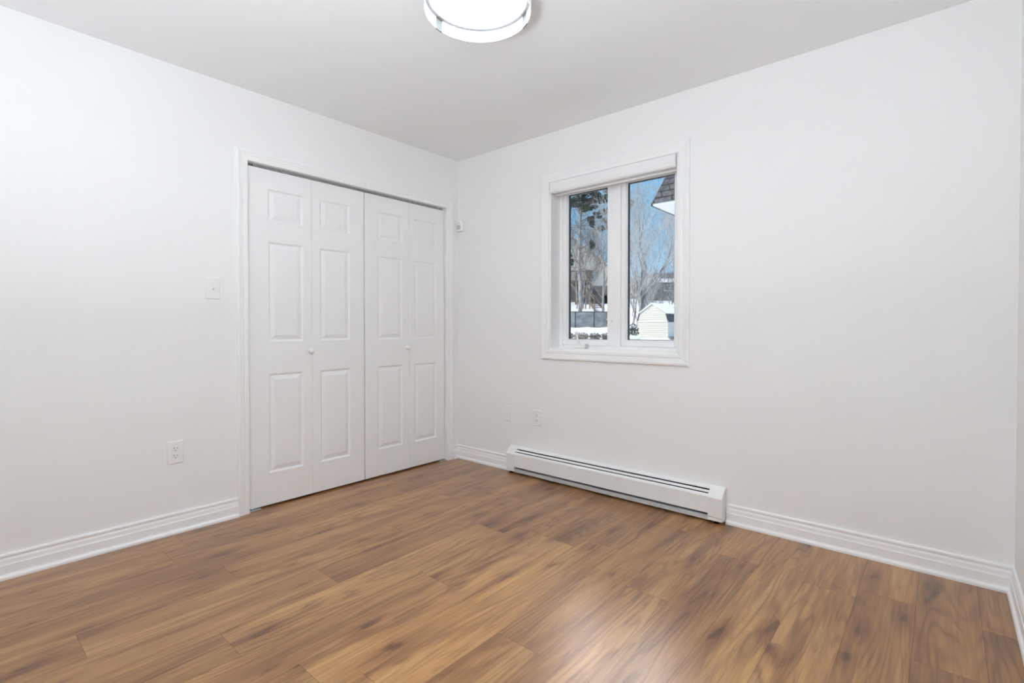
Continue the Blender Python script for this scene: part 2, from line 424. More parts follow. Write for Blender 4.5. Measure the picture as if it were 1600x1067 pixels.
# floor: one object, planks as faces with a tone value each
def build_floor():
    rnd = random.Random(7)
    me = bpy.data.meshes.new('floor')
    V = []; F = []; A = []; MI = []
    x_lo, x_hi, y_lo, y_hi = -0.80, XR + 0.1, YF - 0.1, 0.0
    W = 0.185; Lp = 1.295; g = 0.0004
    known = {0.565: -2.004, 0.935: -1.740, 1.12: -0.903, 1.49: -2.094, 1.86: -1.557, 2.045: -0.972, 2.23: -0.417, 2.415: -0.350, 2.97: -0.790}
    k = math.floor((x_lo - 2.23) / W)
    while 2.23 + k * W < x_hi:
        xa = 2.23 + k * W; xb = xa + W
        j = None
        for kx, jy in known.items():
            if abs(kx - xa) < 0.02: j = jy
        if j is None: j = -rnd.random() * Lp
        y = j
        while y > y_lo: y -= Lp
        while y < y_hi:
            ya, yb = max(y, y_lo), min(y + Lp, y_hi)
            xa2, xb2 = max(xa, x_lo), min(xb, x_hi)
            if yb - ya > 0.004 and xb2 - xa2 > 0.004:
                i = len(V)
                V += [(xa2 + g, ya + g, 0), (xb2 - g, ya + g, 0), (xb2 - g, yb - g, 0), (xa2 + g, yb - g, 0)]
                F.append((i, i + 1, i + 2, i + 3)); A.append((rnd.random(), rnd.random(), rnd.random())); MI.append(0)
            y += Lp
        k += 1
    i = len(V)
    V += [(x_lo, y_lo, -0.0015), (x_hi, y_lo, -0.0015), (x_hi, y_hi, -0.0015), (x_lo, y_hi, -0.0015),
          (x_lo, y_lo, -0.12), (x_hi, y_lo, -0.12), (x_hi, y_hi, -0.12), (x_lo, y_hi, -0.12)]
    for q in ((0, 1, 2, 3), (7, 6, 5, 4), (0, 4, 5, 1), (1, 5, 6, 2), (2, 6, 7, 3), (3, 7, 4, 0)):
        F.append(tuple(i + a for a in q)); A.append((0.5, 0.5, 0.5)); MI.append(1)
    me.from_pydata(V, [], F); me.update()
    me.materials.append(M['floor']); me.materials.append(M['subfloor'])
    for p in me.polygons:
        p.material_index = MI[p.index]
    me.update()
    att = me.attributes.new('plank', 'FLOAT_COLOR', 'FACE')
    att.data.foreach_set('color', [c for a in A for c in (*a, 1.0)])
    o = bpy.data.objects.new('floor', me); COL.objects.link(o); o['kind'] = 'structure'
    return tag(o, 'warm brown oak plank laminate floor', 'floor')
build_floor()

# baseboards
BASE = [(0, 0), (0.0245, 0), (0.0245, 0.010), (0.0215, 0.016), (0.0150, 0.020), (0.0140, 0.026), (0.0138, 0.060), (0.0115, 0.0625), (0.0105, 0.068),
        (0.0095, 0.080), (0.0065, 0.089), (0.0065, 0.0935), (0.0095, 0.0955), (0.0095, 0.103), (0.0075, 0.1074), (0, 0.1074)]
def baseboard_x(name, y0, y1, x=0.0, sgn=1, m0=0, m1=0):
    mb = MB().extrude(BASE, lambda q: (x + sgn * q[0], y0 + m0 * q[0], q[1]), lambda q: (x + sgn * q[0], y1 + m1 * q[0], q[1]))
    return mesh_obj(name, mb, M['trim'], kind='structure')
def baseboard_y(name, x0, x1, m0=0, m1=0):
    mb = MB().extrude(BASE, lambda q: (x0 + m0 * q[0], -q[0], q[1]), lambda q: (x1 + m1 * q[0], -q[0], q[1]))
    return mesh_obj(name, mb, M['trim'], kind='structure')
tag(baseboard_x('baseboard_left', YF, -1.7165), 'white moulded baseboard left of the closet', 'baseboard')
tag(baseboard_x('baseboard_corner', -0.0685, 0.0, m1=-1), 'short white baseboard stub between closet casing and corner', 'baseboard')
tag(baseboard_y('baseboard_back', 0.0, 0.583, m0=1), 'white moulded baseboard between corner and heater', 'baseboard')
tag(baseboard_y('baseboard_window', 2.1465, XR, m1=-1), 'white moulded baseboard right of the heater', 'baseboard')
tag(baseboard_x('baseboard_right', YF, 0.0, XR, -1, m1=-1), 'white moulded baseboard along the right wall', 'baseboard')

# casings: mitred frames swept from a profile
CASING = [(0.0, 0.0), (0.0, 0.009), (0.004, 0.011), (0.017, 0.012), (0.024, 0.010), (0.031, 0.0125), (0.040, 0.0135), (0.047, 0.016), (0.056, 0.016), (0.0615, 0.0125), (0.0615, 0.0)]
def casing(path, corner, closed, to3d, prof):
    """path: 2-D inner corners; corner: outward direction at each; to3d(a,b,v)"""
    mb = MB(); n = len(path); m = len(prof)
    vs = []
    for (a, b), (da, db) in zip(path, corner):
        vs += [to3d(a + u * da, b + u * db, v) for u, v in prof]
    fs = []
    for i in range(n if closed else n - 1):
        i2 = (i + 1) % n
        for j in range(m):
            j2 = (j + 1) % m
            fs.append((i * m + j, i2 * m + j, i2 * m + j2, i * m + j2))
    if not closed:
        fs.append(tuple(range(m - 1, -1, -1))); fs.append(tuple((n - 1) * m + j for j in range(m)))
    return mb.add(vs, fs)
mb = casing([(CL_Y0, 0.0), (CL_Y0, CL_H), (CL_Y1, CL_H), (CL_Y1, 0.0)], [(-1, 0), (-1, 1), (1, 1), (1, 0)], False, lambda a, b, v: (v, a, b), CASING)
tag(mesh_obj('trim_1', mb, M['trim'], kind='structure'), 'white moulded casing around the closet opening', 'trim')
jb = MB()
jb.box(-0.115, CL_Y0 - 0.018, 0, 0.0005, CL_Y0, CL_H); jb.box(-0.115, CL_Y1, 0, 0.0005, CL_Y1 + 0.018, CL_H); jb.box(-0.115, CL_Y0 - 0.018, CL_H, 0.0005, CL_Y1 + 0.018, CL_H + 0.018)
tag(mesh_obj('trim_2', jb, M['trim'], kind='structure'), 'white jamb boards lining the closet opening', 'trim')
prof_w = [(u * 0.0665 / 0.0615, v) for u, v in CASING]
mb = casing([(WX0, WZ0), (WX0, WZ1), (WX1, WZ1), (WX1, WZ0)], [(-1, -1), (-1, 1), (1, 1), (1, -1)], True, lambda a, b, v: (a, -v, b), prof_w)
tag(mesh_obj('trim_3', mb, M['trim'], kind='structure'), 'white moulded casing framing the window', 'trim')

# ---------------------------------------------------------------- closet bifold doors
LEAF_T = 0.035; DX = -0.020; DZ0, DZ1 = 0.012, 2.016
PANELS_Z = [(0.200, 0.800), (0.990, 1.590), (1.706, 1.905)]
def leaf(y0, y1, pa, pb):
    """one moulded leaf: stiles/rails flat, three raised panels each with lip, groove and bevelled field"""
    mb = MB()
    ys = [y0 + 0.0015, pa, pb, y1 - 0.0015]
    zs = [DZ0] + [z for p in PANELS_Z for z in p] + [DZ1]
    def quad(a, b, c, d, da=0, db=0, dc=0, dd=0):
        mb.add([(DX - da, *a), (DX - db, *b), (DX - dc, *c), (DX - dd, *d)], [(0, 1, 2, 3)])
    for i in range(3):
        for j in range(len(zs) - 1):
            ya, yb, za, zb = ys[i], ys[i + 1], zs[j], zs[j + 1]
            if i == 1 and j % 2 == 1:
                rings = [(0, 0), (0.004, 0.0012), (0.010, 0.0075), (0.0135, 0.0082), (0.037, 0.0016), (0.0395, 0.0010)]
                prev = None
                for ins, dep in rings:
                    r = [(ya + ins, za + ins), (yb - ins, za + ins), (yb - ins, zb - ins), (ya + ins, zb - ins)]
                    if prev:
                        for q in range(4):
                            q2 = (q + 1) % 4
                            quad(prev[0][q], prev[0][q2], r[q2], r[q], prev[1], prev[1], dep, dep)
                    prev = (r, dep)
                r, dep = prev
                quad(*r, dep, dep, dep, dep)
            else:
                quad((ya, za), (yb, za), (yb, zb), (ya, zb))
    # eased edges, sides and back
    c = 0.0015; xb = DX - LEAF_T
    ya, yb = ys[0], ys[-1]
    f0 = [(DX, ya, DZ0), (DX, yb, DZ0), (DX, yb, DZ1), (DX, ya, DZ1)]
    f1 = [(DX - c, ya - c, DZ0), (DX - c, yb + c, DZ0), (DX - c, yb + c, DZ1), (DX - c, ya - c, DZ1)]
    f2 = [(xb, ya - c, DZ0), (xb, yb + c, DZ0), (xb, yb + c, DZ1), (xb, ya - c, DZ1)]
    mb.add(f0 + f1 + f2, [(i, (i + 1) % 4, 4 + (i + 1) % 4, 4 + i) for i in range(4)] + [(4 + i, 4 + (i + 1) % 4, 8 + (i + 1) % 4, 8 + i) for i in range(4)] + [(8, 9, 10, 11)])
    return mb
def knob(y, z):
    return MB().lathe([(0.0, 0.0), (0.011, 0.0), (0.011, 0.003), (0.006, 0.006), (0.006, 0.014), (0.010, 0.018), (0.0145, 0.024), (0.0145, 0.030), (0.010, 0.034), (0.0, 0.0355)], (DX, y, z), 'x', 20)
doors = [('door_1', 'left pair of white six-panel bifold closet doors, nearer the light switch', [(-1.6525, -1.2565, -1.530, -1.313), (-1.2555, -0.8770, -1.203, -0.985)], -1.272),
         ('door_2', 'right pair of white six-panel bifold closet doors, nearer the corner', [(-0.8705, -0.4855, -0.767, -0.549), (-0.4845, -0.1365, -0.4370, -0.2205)], -0.512)]
for nm, lb, leaves, ky in doors:
    t = thing(nm, lb, 'closet door', (DX - LEAF_T / 2, (leaves[0][0] + leaves[1][1]) / 2, DZ0), kind='structure')
    for lf in leaves:
        mesh_obj('door_leaf', leaf(*lf), M['door'], t)
    k = mesh_obj('knob', knob(ky, 0.927), M['plastic'], t, smooth=True)
    for z in (0.25, 1.02, 1.80):   # hinges on the back of the fold
        mesh_obj('hinge', MB().tube([(DX - LEAF_T - 0.004, leaves[0][1] + 0.0005, z - 0.03), (DX - LEAF_T - 0.004, leaves[0][1] + 0.0005, z + 0.03)], 0.004, 8), M['track'], t)
t = thing('bifold_track', 'grey metal track above the closet doors', 'door track', (-0.04, (CL_Y0 + CL_Y1) / 2, CL_H))
tr = MB()
tr.box(-0.052, CL_Y0 + 0.045, CL_H - 0.013, -0.030, CL_Y1 - 0.03, CL_H)
mesh_obj('rail', tr, M['track'], t)
for y in (CL_Y0 + 0.025, CL_Y1 - 0.02):
    mesh_obj('pivot_pin', MB().tube([(-0.0375, y, CL_H - 0.02), (-0.0375, y, CL_H)], 0.0045, 10), M['track'], t)
for nm_y0, nm_y1, lb, s in ((CL_Y0 + 0.002, CL_Y0 + 0.075, 'grey metal pivot bracket on the floor at the left closet jamb', 1), (CL_Y1 - 0.06, CL_Y1 - 0.002, 'grey metal pivot bracket on the floor at the right closet jamb', -1)):
    yy = nm_y0 if s > 0 else nm_y1
    t = thing('pivot_bracket', lb, 'bracket', (-0.035, yy, 0.0), 'closet door floor brackets')
    b = MB().box(-0.050, nm_y0, 0.0, -0.010, nm_y1, 0.0025)
    jy = (nm_y0 - 0.0015, nm_y0) if s > 0 else (nm_y1, nm_y1 + 0.0015)
    b.box(-0.050, jy[0], 0.0, -0.010, jy[1], 0.010)
    mesh_obj('plate', b, M['steel'], t)
    mesh_obj('pivot_pin', MB().tube([(-0.034, yy + s * 0.028, 0.0025), (-0.034, yy + s * 0.028, 0.0115)], 0.004, 10), M['plastic'], t)

# ---------------------------------------------------------------- window
FY = 0.108     # room-side face of the vinyl frame
FB = 0.168
t = thing('window_1', 'white vinyl window with two tall panes and a snowy view', 'window', ((WX0 + WX1) / 2, FY, WZ0), kind='structure')
j = 0.012
lin = MB(); lin.box(WX0 - 0.0, 0.0, WZ0, WX0 + j, FY, WZ1); lin.box(WX1 - j, 0.0, WZ0, WX1, FY, WZ1); lin.box(WX0 + j, 0.0, WZ0, WX1 - j, FY, WZ0 + j); lin.box(WX0 + j, 0.0, WZ1 - j, WX1 - j, FY, WZ1)
mesh_obj('jamb_liner', lin, M['trim'], t)
XM = (WX0 + WX1) / 2
fr = MB()
fr.box(WX0, FY, WZ0, WX0 + 0.034, FB, WZ1); fr.box(WX1 - 0.034, FY, WZ0, WX1, FB, WZ1)
fr.box(WX0 + 0.034, FY, WZ0, WX1 - 0.034, FB, WZ0 + 0.032); fr.box(WX0 + 0.034, FY, WZ1 - 0.034, WX1 - 0.034, FB, WZ1)
fr.box(XM - 0.031, FY, WZ0 + 0.032, XM + 0.031, FB, WZ1 - 0.034)
mesh_obj('frame', fr, M['vinyl'], t, bevel=0.002)
def ring(mb, x0, z0, x1, z1, w, ya, yb):
    mb.box(x0, ya, z0, x0 + w, yb, z1); mb.box(x1 - w, ya, z0, x1, yb, z1)
    mb.box(x0 + w, ya, z0, x1 - w, yb, z0 + w); mb.box(x0 + w, ya, z1 - w, x1 - w, yb, z1)
    return mb
panes = [(WX0 + 0.034, XM - 0.031), (XM + 0.031, WX1 - 0.034)]
GZ0, GZ1 = WZ0 + 0.032, WZ1 - 0.034
for i, (xa, xb) in enumerate(panes):
    sash = mesh_obj('sash', ring(MB(), xa + 0.001, GZ0 + 0.001, xb - 0.001, GZ1 - 0.001, 0.034, FY + 0.006, FB - 0.006), M['vinyl'], t, bevel=0.003)
    bead = ring(MB(), xa + 0.035, GZ0 + 0.035, xb - 0.035, GZ1 - 0.035, 0.008, FY + 0.013, FY + 0.026)
    mesh_obj('glazing_bead', bead, M['vinyl'], sash, bevel=0.002)
    mesh_obj('gasket', ring(MB(), xa + 0.0345, GZ0 + 0.0345, xb - 0.0345, GZ1 - 0.0345, 0.0125, FY + 0.0265, FY + 0.040), M['gasket'], sash)
    mesh_obj('glass_pane', MB().box(xa + 0.0345, FY + 0.029, GZ0 + 0.0345, xb - 0.0345, FY + 0.033, GZ1 - 0.0345), M['glass'], sash)
    if i == 0:   # clips holding the insect screen frame of the opening sash
        for cx_, cz_ in ((xa + 0.012, 1.12), (xb - 0.010, 1.12), (xa + 0.012, 1.82), (xb - 0.010, 1.86)):
            mesh_obj('screen_clip', MB().lathe([(0.0, 0.0), (0.006, 0.0), (0.006, 0.004), (0.0, 0.005)], (cx_, FY + 0.001, cz_), 'y', 12), M['plastic'], sash)
# casement crank with its folding handle
ck = MB()
ck.box(1.070, FY - 0.030, WZ0 + 0.013, 1.178, FY + 0.0, WZ0 + 0.036)
crank = mesh_obj('crank_operator', ck, M['plastic'], t, bevel=0.005)
hd = MB().tube([(1.134, FY - 0.020, WZ0 + 0.032), (1.124, FY - 0.026, WZ0 + 0.050), (1.116, FY - 0.030, WZ0 + 0.085), (1.115, FY - 0.032, WZ0 + 0.118)], [0.009, 0.0075, 0.007, 0.0075], 10)
hd.tube([(1.115, FY - 0.032, WZ0 + 0.112), (1.116, FY - 0.033, WZ0 + 0.124), (1.117, FY - 0.034, WZ0 + 0.132)], [0.008, 0.011, 0.005], 10)
hd.tube([(1.115, FY - 0.032, WZ0 + 0.122), (1.094, FY - 0.032, WZ0 + 0.127)], [0.007, 0.005], 8)
mesh_obj('crank_handle', hd, M['plastic'], crank, smooth=True)
mesh_obj('crank_cap', MB().box(1.178, FY - 0.032, WZ0 + 0.014, 1.186, FY + 0.0, WZ0 + 0.042), M['lens'], crank, bevel=0.002)

# roller blind cassette inside the head of the opening
t = thing('roller_blind', 'white roller blind cassette rolled up at the window head', 'blind', (XM, 0.03, WZ1 - 0.09))
pf = [(-0.010, 2.0895), (-0.017, 2.084), (-0.020, 2.066), (-0.021, 2.045), (-0.018, 2.022), (-0.010, 2.012), (0.050, 2.012), (0.055, 2.02), (0.055, 2.0895)]
bl = MB().extrude(pf, lambda q: (WX0 + 0.016, q[0], q[1]), lambda q: (WX1 - 0.016, q[0], q[1]))
mesh_obj('cassette', bl, M['blind'], t)
for xa in (WX0 + 0.0125, WX1 - 0.016):
    pe = [(y + (0.002 if y < 0 else 0), z) for y, z in pf]
    mesh_obj('end_cap', MB().extrude(pe, lambda q: (xa, q[0], q[1]), lambda q: (xa + 0.0035, q[0], q[1])), M['lens'], t)
mesh_obj('bottom_bar', MB().tube([(WX0 + 0.022, 0.034, 2.005), (WX1 - 0.022, 0.034, 2.005)], 0.0075, 12), M['blind'], t, smooth=True)

# ---------------------------------------------------------------- baseboard heater
HX0, HX1 = 0.586, 2.1435
t = thing('baseboard_heater', 'long white hydronic baseboard heater under the window', 'heater', ((HX0 + HX1) / 2, -0.03, 0.0))
def xprism(mb, poly, x0, x1):
    return mb.extrude(poly, lambda q: (x0, -q[0], q[1]), lambda q: (x1, -q[0], q[1]))
CX0, CX1 = HX0 + 0.076, HX1 - 0.079
b = MB(); xprism(b, [(0.0, 0.03), (0.002, 0.03), (0.002, 0.192), (0.0, 0.192)], CX0 - 0.01, CX1 + 0.01)
mesh_obj('back_plate', b, M['steel'], t)
top = [(0.002, 0.195), (0.014, 0.1925), (0.028, 0.1845), (0.0325, 0.181), (0.0325, 0.1795), (0.027, 0.182), (0.013, 0.1905), (0.002, 0.193)]
mesh_obj('top_hood', xprism(MB(), top, CX0, CX1), M['enamel'], t)
damp = [(0.0400, 0.1740), (0.0510, 0.1648), (0.0507, 0.1628), (0.0395, 0.1720)]
mesh_obj('damper', xprism(MB(), damp, CX0, CX1), M['enamel'], t)
front = [(0.0555, 0.1590), (0.0645, 0.150), (0.0665, 0.145), (0.0665, 0.054), (0.058, 0.052), (0.058, 0.0545), (0.0645, 0.056), (0.0645, 0.1445), (0.063, 0.1485), (0.0548, 0.1572)]
mesh_obj('front_panel', xprism(MB(), front, CX0, CX1), M['enamel'], t)
mesh_obj('inner_shadow_plate', xprism(MB(), [(0.004, 0.044), (0.05, 0.044), (0.05, 0.148), (0.004, 0.168)], CX0, CX1), M['black'], t)  # black filler stands in for the shade behind the slots
mesh_obj('lower_plate', xprism(MB(), [(0.004, 0.010), (0.050, 0.010), (0.053, 0.013), (0.053, 0.035), (0.051, 0.037), (0.004, 0.040)], CX0 - 0.004, CX1 + 0.004), M['steel'], t)
ecap = [(0.0, 0.196), (0.014, 0.1945), (0.030, 0.185), (0.0555, 0.163), (0.0665, 0.149), (0.069, 0.143), (0.069, 0.040), (0.064, 0.034), (0.064, 0.016), (0.004, 0.014), (0.0, 0.02)]
for xa, xb in ((HX0, CX0 + 0.001), (CX1 - 0.001, HX1)):
    mesh_obj('end_cap', xprism(MB(), ecap, xa, xb), M['enamel'], t, bevel=0.003)
for xa in (HX0 + 0.02, HX1 - 0.05):
    mesh_obj('foot', MB().box(xa, -0.05, 0.0, xa + 0.02, -0.01, 0.016), M['black'], t)
fin = MB()
fin.tube([(CX0, -0.03, 0.085), (CX1, -0.03, 0.085)], 0.011, 10)
mesh_obj('heating_pipe', fin, M['steel'], t)

# ---------------------------------------------------------------- wall plates
def plate(mb, face, y, z, w=0.072, h=0.116, th=0.006):
    """bevelled cover plate; face(a, b, v) maps plate plane to the wall"""
    c = 0.003
    o_ = [(-w / 2, -h / 2), (w / 2, -h / 2), (w / 2, h / 2), (-w / 2, h / 2)]
    def rg(s, v): return [face(y + a - math.copysign(s, a), z + b - math.copysign(s, b), v) for a, b in o_]
    a, b, d = rg(0, 0), rg(0, th - 0.002), rg(c, th)
    mb.add(a + b + d, [(i, (i + 1) % 4, 4 + (i + 1) % 4, 4 + i) for i in range(4)] + [(4 + i, 4 + (i + 1) % 4, 8 + (i + 1) % 4, 8 + i) for i in range(4)] + [(8, 9, 10, 11), (3, 2, 1, 0)])
    return mb
def pbox(mb, face, a0, b0, a1, b1, v0, v1):
    P = [(a0, b0), (a1, b0), (a1, b1), (a0, b1)]
    mb.add([face(a, b, v0) for a, b in P] + [face(a, b, v1) for a, b in P], [(0, 3, 2, 1), (4, 5, 6, 7), (0, 1, 5, 4), (1, 2, 6, 5), (2, 3, 7, 6), (3, 0, 4, 7)])
    return mb
def pdisc(mb, face, a, b, r, v0, v1, n=16, flat=None):
    ring_ = []
    for i in range(n):
        t_ = 2 * math.pi * i / n
        aa, bb = r * math.cos(t_), r * math.sin(t_)
        if flat: bb = max(-flat, min(flat, bb))
        ring_.append((a + aa, b + bb))
    mb.extrude(ring_, lambda q: face(q[0], q[1], v0), lambda q: face(q[0], q[1], v1))
    return mb
left = lambda a, b, v: (v, a, b)
back = lambda a, b, v: (a, -v, b)
def duplex(face, a, b, label, group):
    t = thing('wall_outlet', label, 'outlet', face(a, b - 0.058, 0), group)
    mesh_obj('cover_plate', plate(MB(), face, a, b), M['plastic'], t)
    for dz in (0.0195, -0.0195):
        r = mesh_obj('receptacle', pdisc(MB(), face, a, b + dz, 0.0175, 0.0055, 0.0085, 20, 0.0145), M['plastic'], t)
        s = MB()
        pbox(s, face, a - 0.0085, b + dz - 0.001, a - 0.0055, b + dz + 0.009, 0.0083, 0.0088)
        pbox(s, face, a + 0.0055, b + dz - 0.001, a + 0.0085, b + dz + 0.008, 0.0083, 0.0088)
        pdisc(s, face, a, b + dz - 0.008, 0.003, 0.0083, 0.0088, 10)
        mesh_obj('slots', s, M['grey_slot'], r)
    mesh_obj('screw', pdisc(MB(), face, a, b, 0.003, 0.0055, 0.0075, 12), M['plastic'], t)
    return t
duplex(left, -2.021, 0.423, 'white duplex outlet low on the left wall', 'wall plates')
duplex(back, 0.8265, 0.4235, 'white duplex outlet above the heater, right of the blank plate', 'wall plates')
t = thing('wall_plate', 'plain white cover plate above the left end of the heater', 'wall plate', back(0.547, 0.427 - 0.058, 0), 'wall plates')
mesh_obj('cover_plate', plate(MB(), back, 0.547, 0.427), M['plastic'], t)
ins = pbox(MB(), back, 0.547 - 0.0165, 0.427 - 0.033, 0.547 + 0.0165, 0.427 + 0.033, 0.0055, 0.0072)
mesh_obj('insert', ins, M['plastic'], t, bevel=0.001)
for dz in (0.048, -0.048):
    mesh_obj('screw', pdisc(MB(), back, 0.547, 0.427 + dz, 0.003, 0.0055, 0.0072, 12), M['plastic'], t)
t = thing('light_switch', 'white toggle light switch left of the closet casing', 'light switch', left(-1.838, 1.29 - 0.058, 0), 'wall plates')
mesh_obj('cover_plate', plate(MB(), left, -1.838, 1.29), M['plastic'], t)
tg = MB().add([left(-1.838 + a, 1.29 + b, v) for a, b, v in ((-0.005, -0.011, 0.0055), (0.005, -0.011, 0.0055), (0.005, 0.011, 0.0055), (-0.005, 0.011, 0.0055),
     (-0.004, 0.002, 0.017), (0.004, 0.002, 0.017), (0.004, 0.011, 0.0175), (-0.004, 0.011, 0.0175))], [(0, 3, 2, 1), (4, 5, 6, 7), (0, 1, 5, 4), (1, 2, 6, 5), (2, 3, 7, 6), (3, 0, 4, 7)])
mesh_obj('toggle', tg, M['plastic'], t)
for dz in (0.03, -0.03):
    mesh_obj('screw', pdisc(MB(), left, -1.838, 1.29 + dz, 0.003, 0.0055, 0.0072, 12), M['plastic'], t)

# ---------------------------------------------------------------- motion detector beside the corner
t = thing('motion_detector', 'small white motion detector mounted high beside the corner', 'motion detector', (0.043, 0.0, 1.857))
det = lambda a, b, v: (0.043 + a, -v, b)
body = MB()
pr = [(-0.031, 0.004), (0.031, 0.004), (0.031, 0.030), (0.024, 0.036), (-0.024, 0.036), (-0.031, 0.030)]
pb = [(a * 0.92, min(v, 0.030)) for a, v in pr]
mesh_obj('housing', body.extrude(pr, lambda q: det(q[0], 1.860, q[1] - (0.004 if q[1] > 0.01 else 0)), lambda q: det(q[0], 1.947, q[1])), M['plastic'], t, bevel=0.002)
lp = [(-0.021, 0.031)] + [(-0.021 + 0.042 * i / 8, 0.0345 + 0.005 * math.sin(math.pi * i / 8)) for i in range(9)] + [(0.021, 0.031)]
mesh_obj('sensor_lens', MB().extrude(lp, lambda q: det(q[0], 1.874, q[1] - 0.002), lambda q: det(q[0], 1.908, q[1])), M['lens'], t)
mesh_obj('status_light', pdisc(MB(), det, 0.008, 1.923, 0.0045, 0.034, 0.0367, 12), M['lens'], t)
mesh_obj('mounting_bracket', MB().extrude([(-0.024, 0.0), (0.024, 0.0), (0.024, 0.005), (-0.024, 0.005)], lambda q: det(q[0], 1.868, q[1]), lambda q: det(q[0], 1.940, q[1])), M['plastic'], t)

# ---------------------------------------------------------------- ceiling light
LC = (1.5925, -1.384); R = 0.2165
t = thing('ceiling_light', 'round lit flush ceiling light with frosted glass panels', 'ceiling light', (LC[0], LC[1], 2.36))
mesh_obj('canopy', MB().lathe([(0.0, 2.44), (R - 0.004, 2.44), (R - 0.004, 2.4165), (0.0, 2.4165)], (LC[0], LC[1], 0), 'z', 64), M['nickel'], t, smooth=False)
mesh_obj('diffuser', MB().lathe([(0.0, 2.405), (0.10, 2.4055), (0.17, 2.407), (0.198, 2.410), (0.200, 2.416), (0.0, 2.416)], (LC[0], LC[1], 0), 'z', 64), M['diffuser'], t, smooth=True)
mesh_obj('trim_ring', MB().lathe([(0.2005, 2.4165), (0.2005, 2.4085), (0.204, 2.407), (R, 2.407), (R, 2.4165)], (LC[0], LC[1], 0), 'z', 64, closed_prof=True), M['ring'], t)
straps = [66.0, -174.0, -54.0]; half = 5.2
for k in range(3):
    a = math.radians(straps[k])
    mesh_obj('strap', MB().lathe([(R - 0.003, 2.357), (R + 0.001, 2.357), (R + 0.001, 2.4065), (R - 0.003, 2.4065)], (LC[0], LC[1], 0), 'z', 6, a - math.radians(half), a + math.radians(half), True), M['nickel'], t)
    a0 = math.radians(straps[k] + half + 0.1); a1 = math.radians(straps[k] + 120 - half - 0.1)
    mesh_obj('glass_panel', MB().lathe([(R - 0.003, 2.3585), (R, 2.3585), (R, 2.4065), (R - 0.003, 2.4065)], (LC[0], LC[1], 0), 'z', 40, a0, a1, True), M['lampglass'], t)

# ---------------------------------------------------------------- the yard outside
# yard axes: d = metres north-west of the room's camera corner, s = metres to the right of that line
DV = Vector((-0.6521, 0.7581, 0)); SV = Vector((0.7581, 0.6521, 0)); O = Vector((CAM.x, CAM.y, 0))
def yard(s, d, z): 
    p = O + DV * d + SV * s
    return Vector((p.x, p.y, z))
TERR = [(0, -0.5), (8, -0.3), (15, 0.1), (22, 0.42), (25, 0.50), (28, 0.52), (34, 0.78), (40, 1.10), (44, 1.75), (50, 2.70), (56, 3.70), (62, 4.60), (80, 7.0), (120, 11.0), (200, 16.0)]
def ground(d):
    for (a, za), (b_, zb) in zip(TERR, TERR[1:]):
        if d <= b_: return za + (zb - za) * max(0.0, (d - a) / (b_ - a))
    return TERR[-1][1]
rnd = random.Random(3)
V = []; F = []
ds = [4.2, 8, 12, 16, 19, 21, 22.5, 24, 25, 26, 27, 28, 30, 32, 34, 36, 38, 40, 42, 44, 47, 50, 53, 56, 59, 62, 70, 80, 100, 120, 160, 200]
NS = 60
for d in ds:
    for i in range(NS + 1):
        s = -0.5 * d + 1.3 * d * i / NS
        p = yard(s, d, ground(d) + (rnd.uniform(-0.05, 0.05) if d > 10 else 0))
        V.append((p.x, max(p.y, 0.3), p.z))
for a in range(len(ds) - 1):
    for i in range(NS):
        q = a * (NS + 1) + i
        F.append((q, q + 1, q + NS + 2, q + NS + 1))
g = mesh_obj('snowy_ground', MB().add(V, F), M['snow'], smooth=True, kind='structure')
tag(g, 'snow covered yard rising away from the window', 'ground')

# --- neighbouring wing with a mansard roof
ex, ey, ez = -0.948, 5.627, 3.281
t = thing('neighbouring_house', 'house corner with grey shingled roof and white soffit at upper right of the window', 'house', (ex + 3, ey + 3, -0.4))
hx, hy, tt, th = 7.0, 6.0, 0.75, 2.75
rf = MB().add([(ex, ey, ez + 0.02), (ex + hx, ey, ez + 0.02), (ex + hx, ey + hy, ez + 0.02), (ex, ey + hy, ez + 0.02),
               (ex + tt, ey + tt, ez + th * tt), (ex + hx - tt, ey + tt, ez + th * tt), (ex + hx - tt, ey + hy - tt, ez + th * tt), (ex + tt, ey + hy - tt, ez + th * tt)],
              [(0, 1, 5, 4), (1, 2, 6, 5), (2, 3, 7, 6), (3, 0, 4, 7), (4, 5, 6, 7), (3, 2, 1, 0)])
mesh_obj('roof', rf, M['shingle'], t)
sf = MB().box(ex + 0.015, ey + 0.015, ez - 0.02, ex + hx - 0.015, ey + hy - 0.015, ez + 0.019)
mesh_obj('soffit', sf, M['white_ext'], t)
mesh_obj('drip_edge', MB().box(ex - 0.012, ey, ez - 0.025, ex + 0.014, ey + hy, ez + 0.03), M['fencemetal'], t)
mesh_obj('wall', MB().box(ex + 0.75, ey + 0.75, -0.6, ex + hx - 0.75, ey + hy - 0.75, ez - 0.02), M['brownwall'], t)
f = mesh_obj('window_frame', ring(MB(), ex + 2.2, 1.0, ex + 3.5, 2.3, 0.09, ey + 0.71, ey + 0.755), M['white_ext'], t)
mesh_obj('pane', MB().box(ex + 2.28, ey + 0.735, 1.08, ex + 3.42, ey + 0.749, 2.22), M['paneglass'], f)

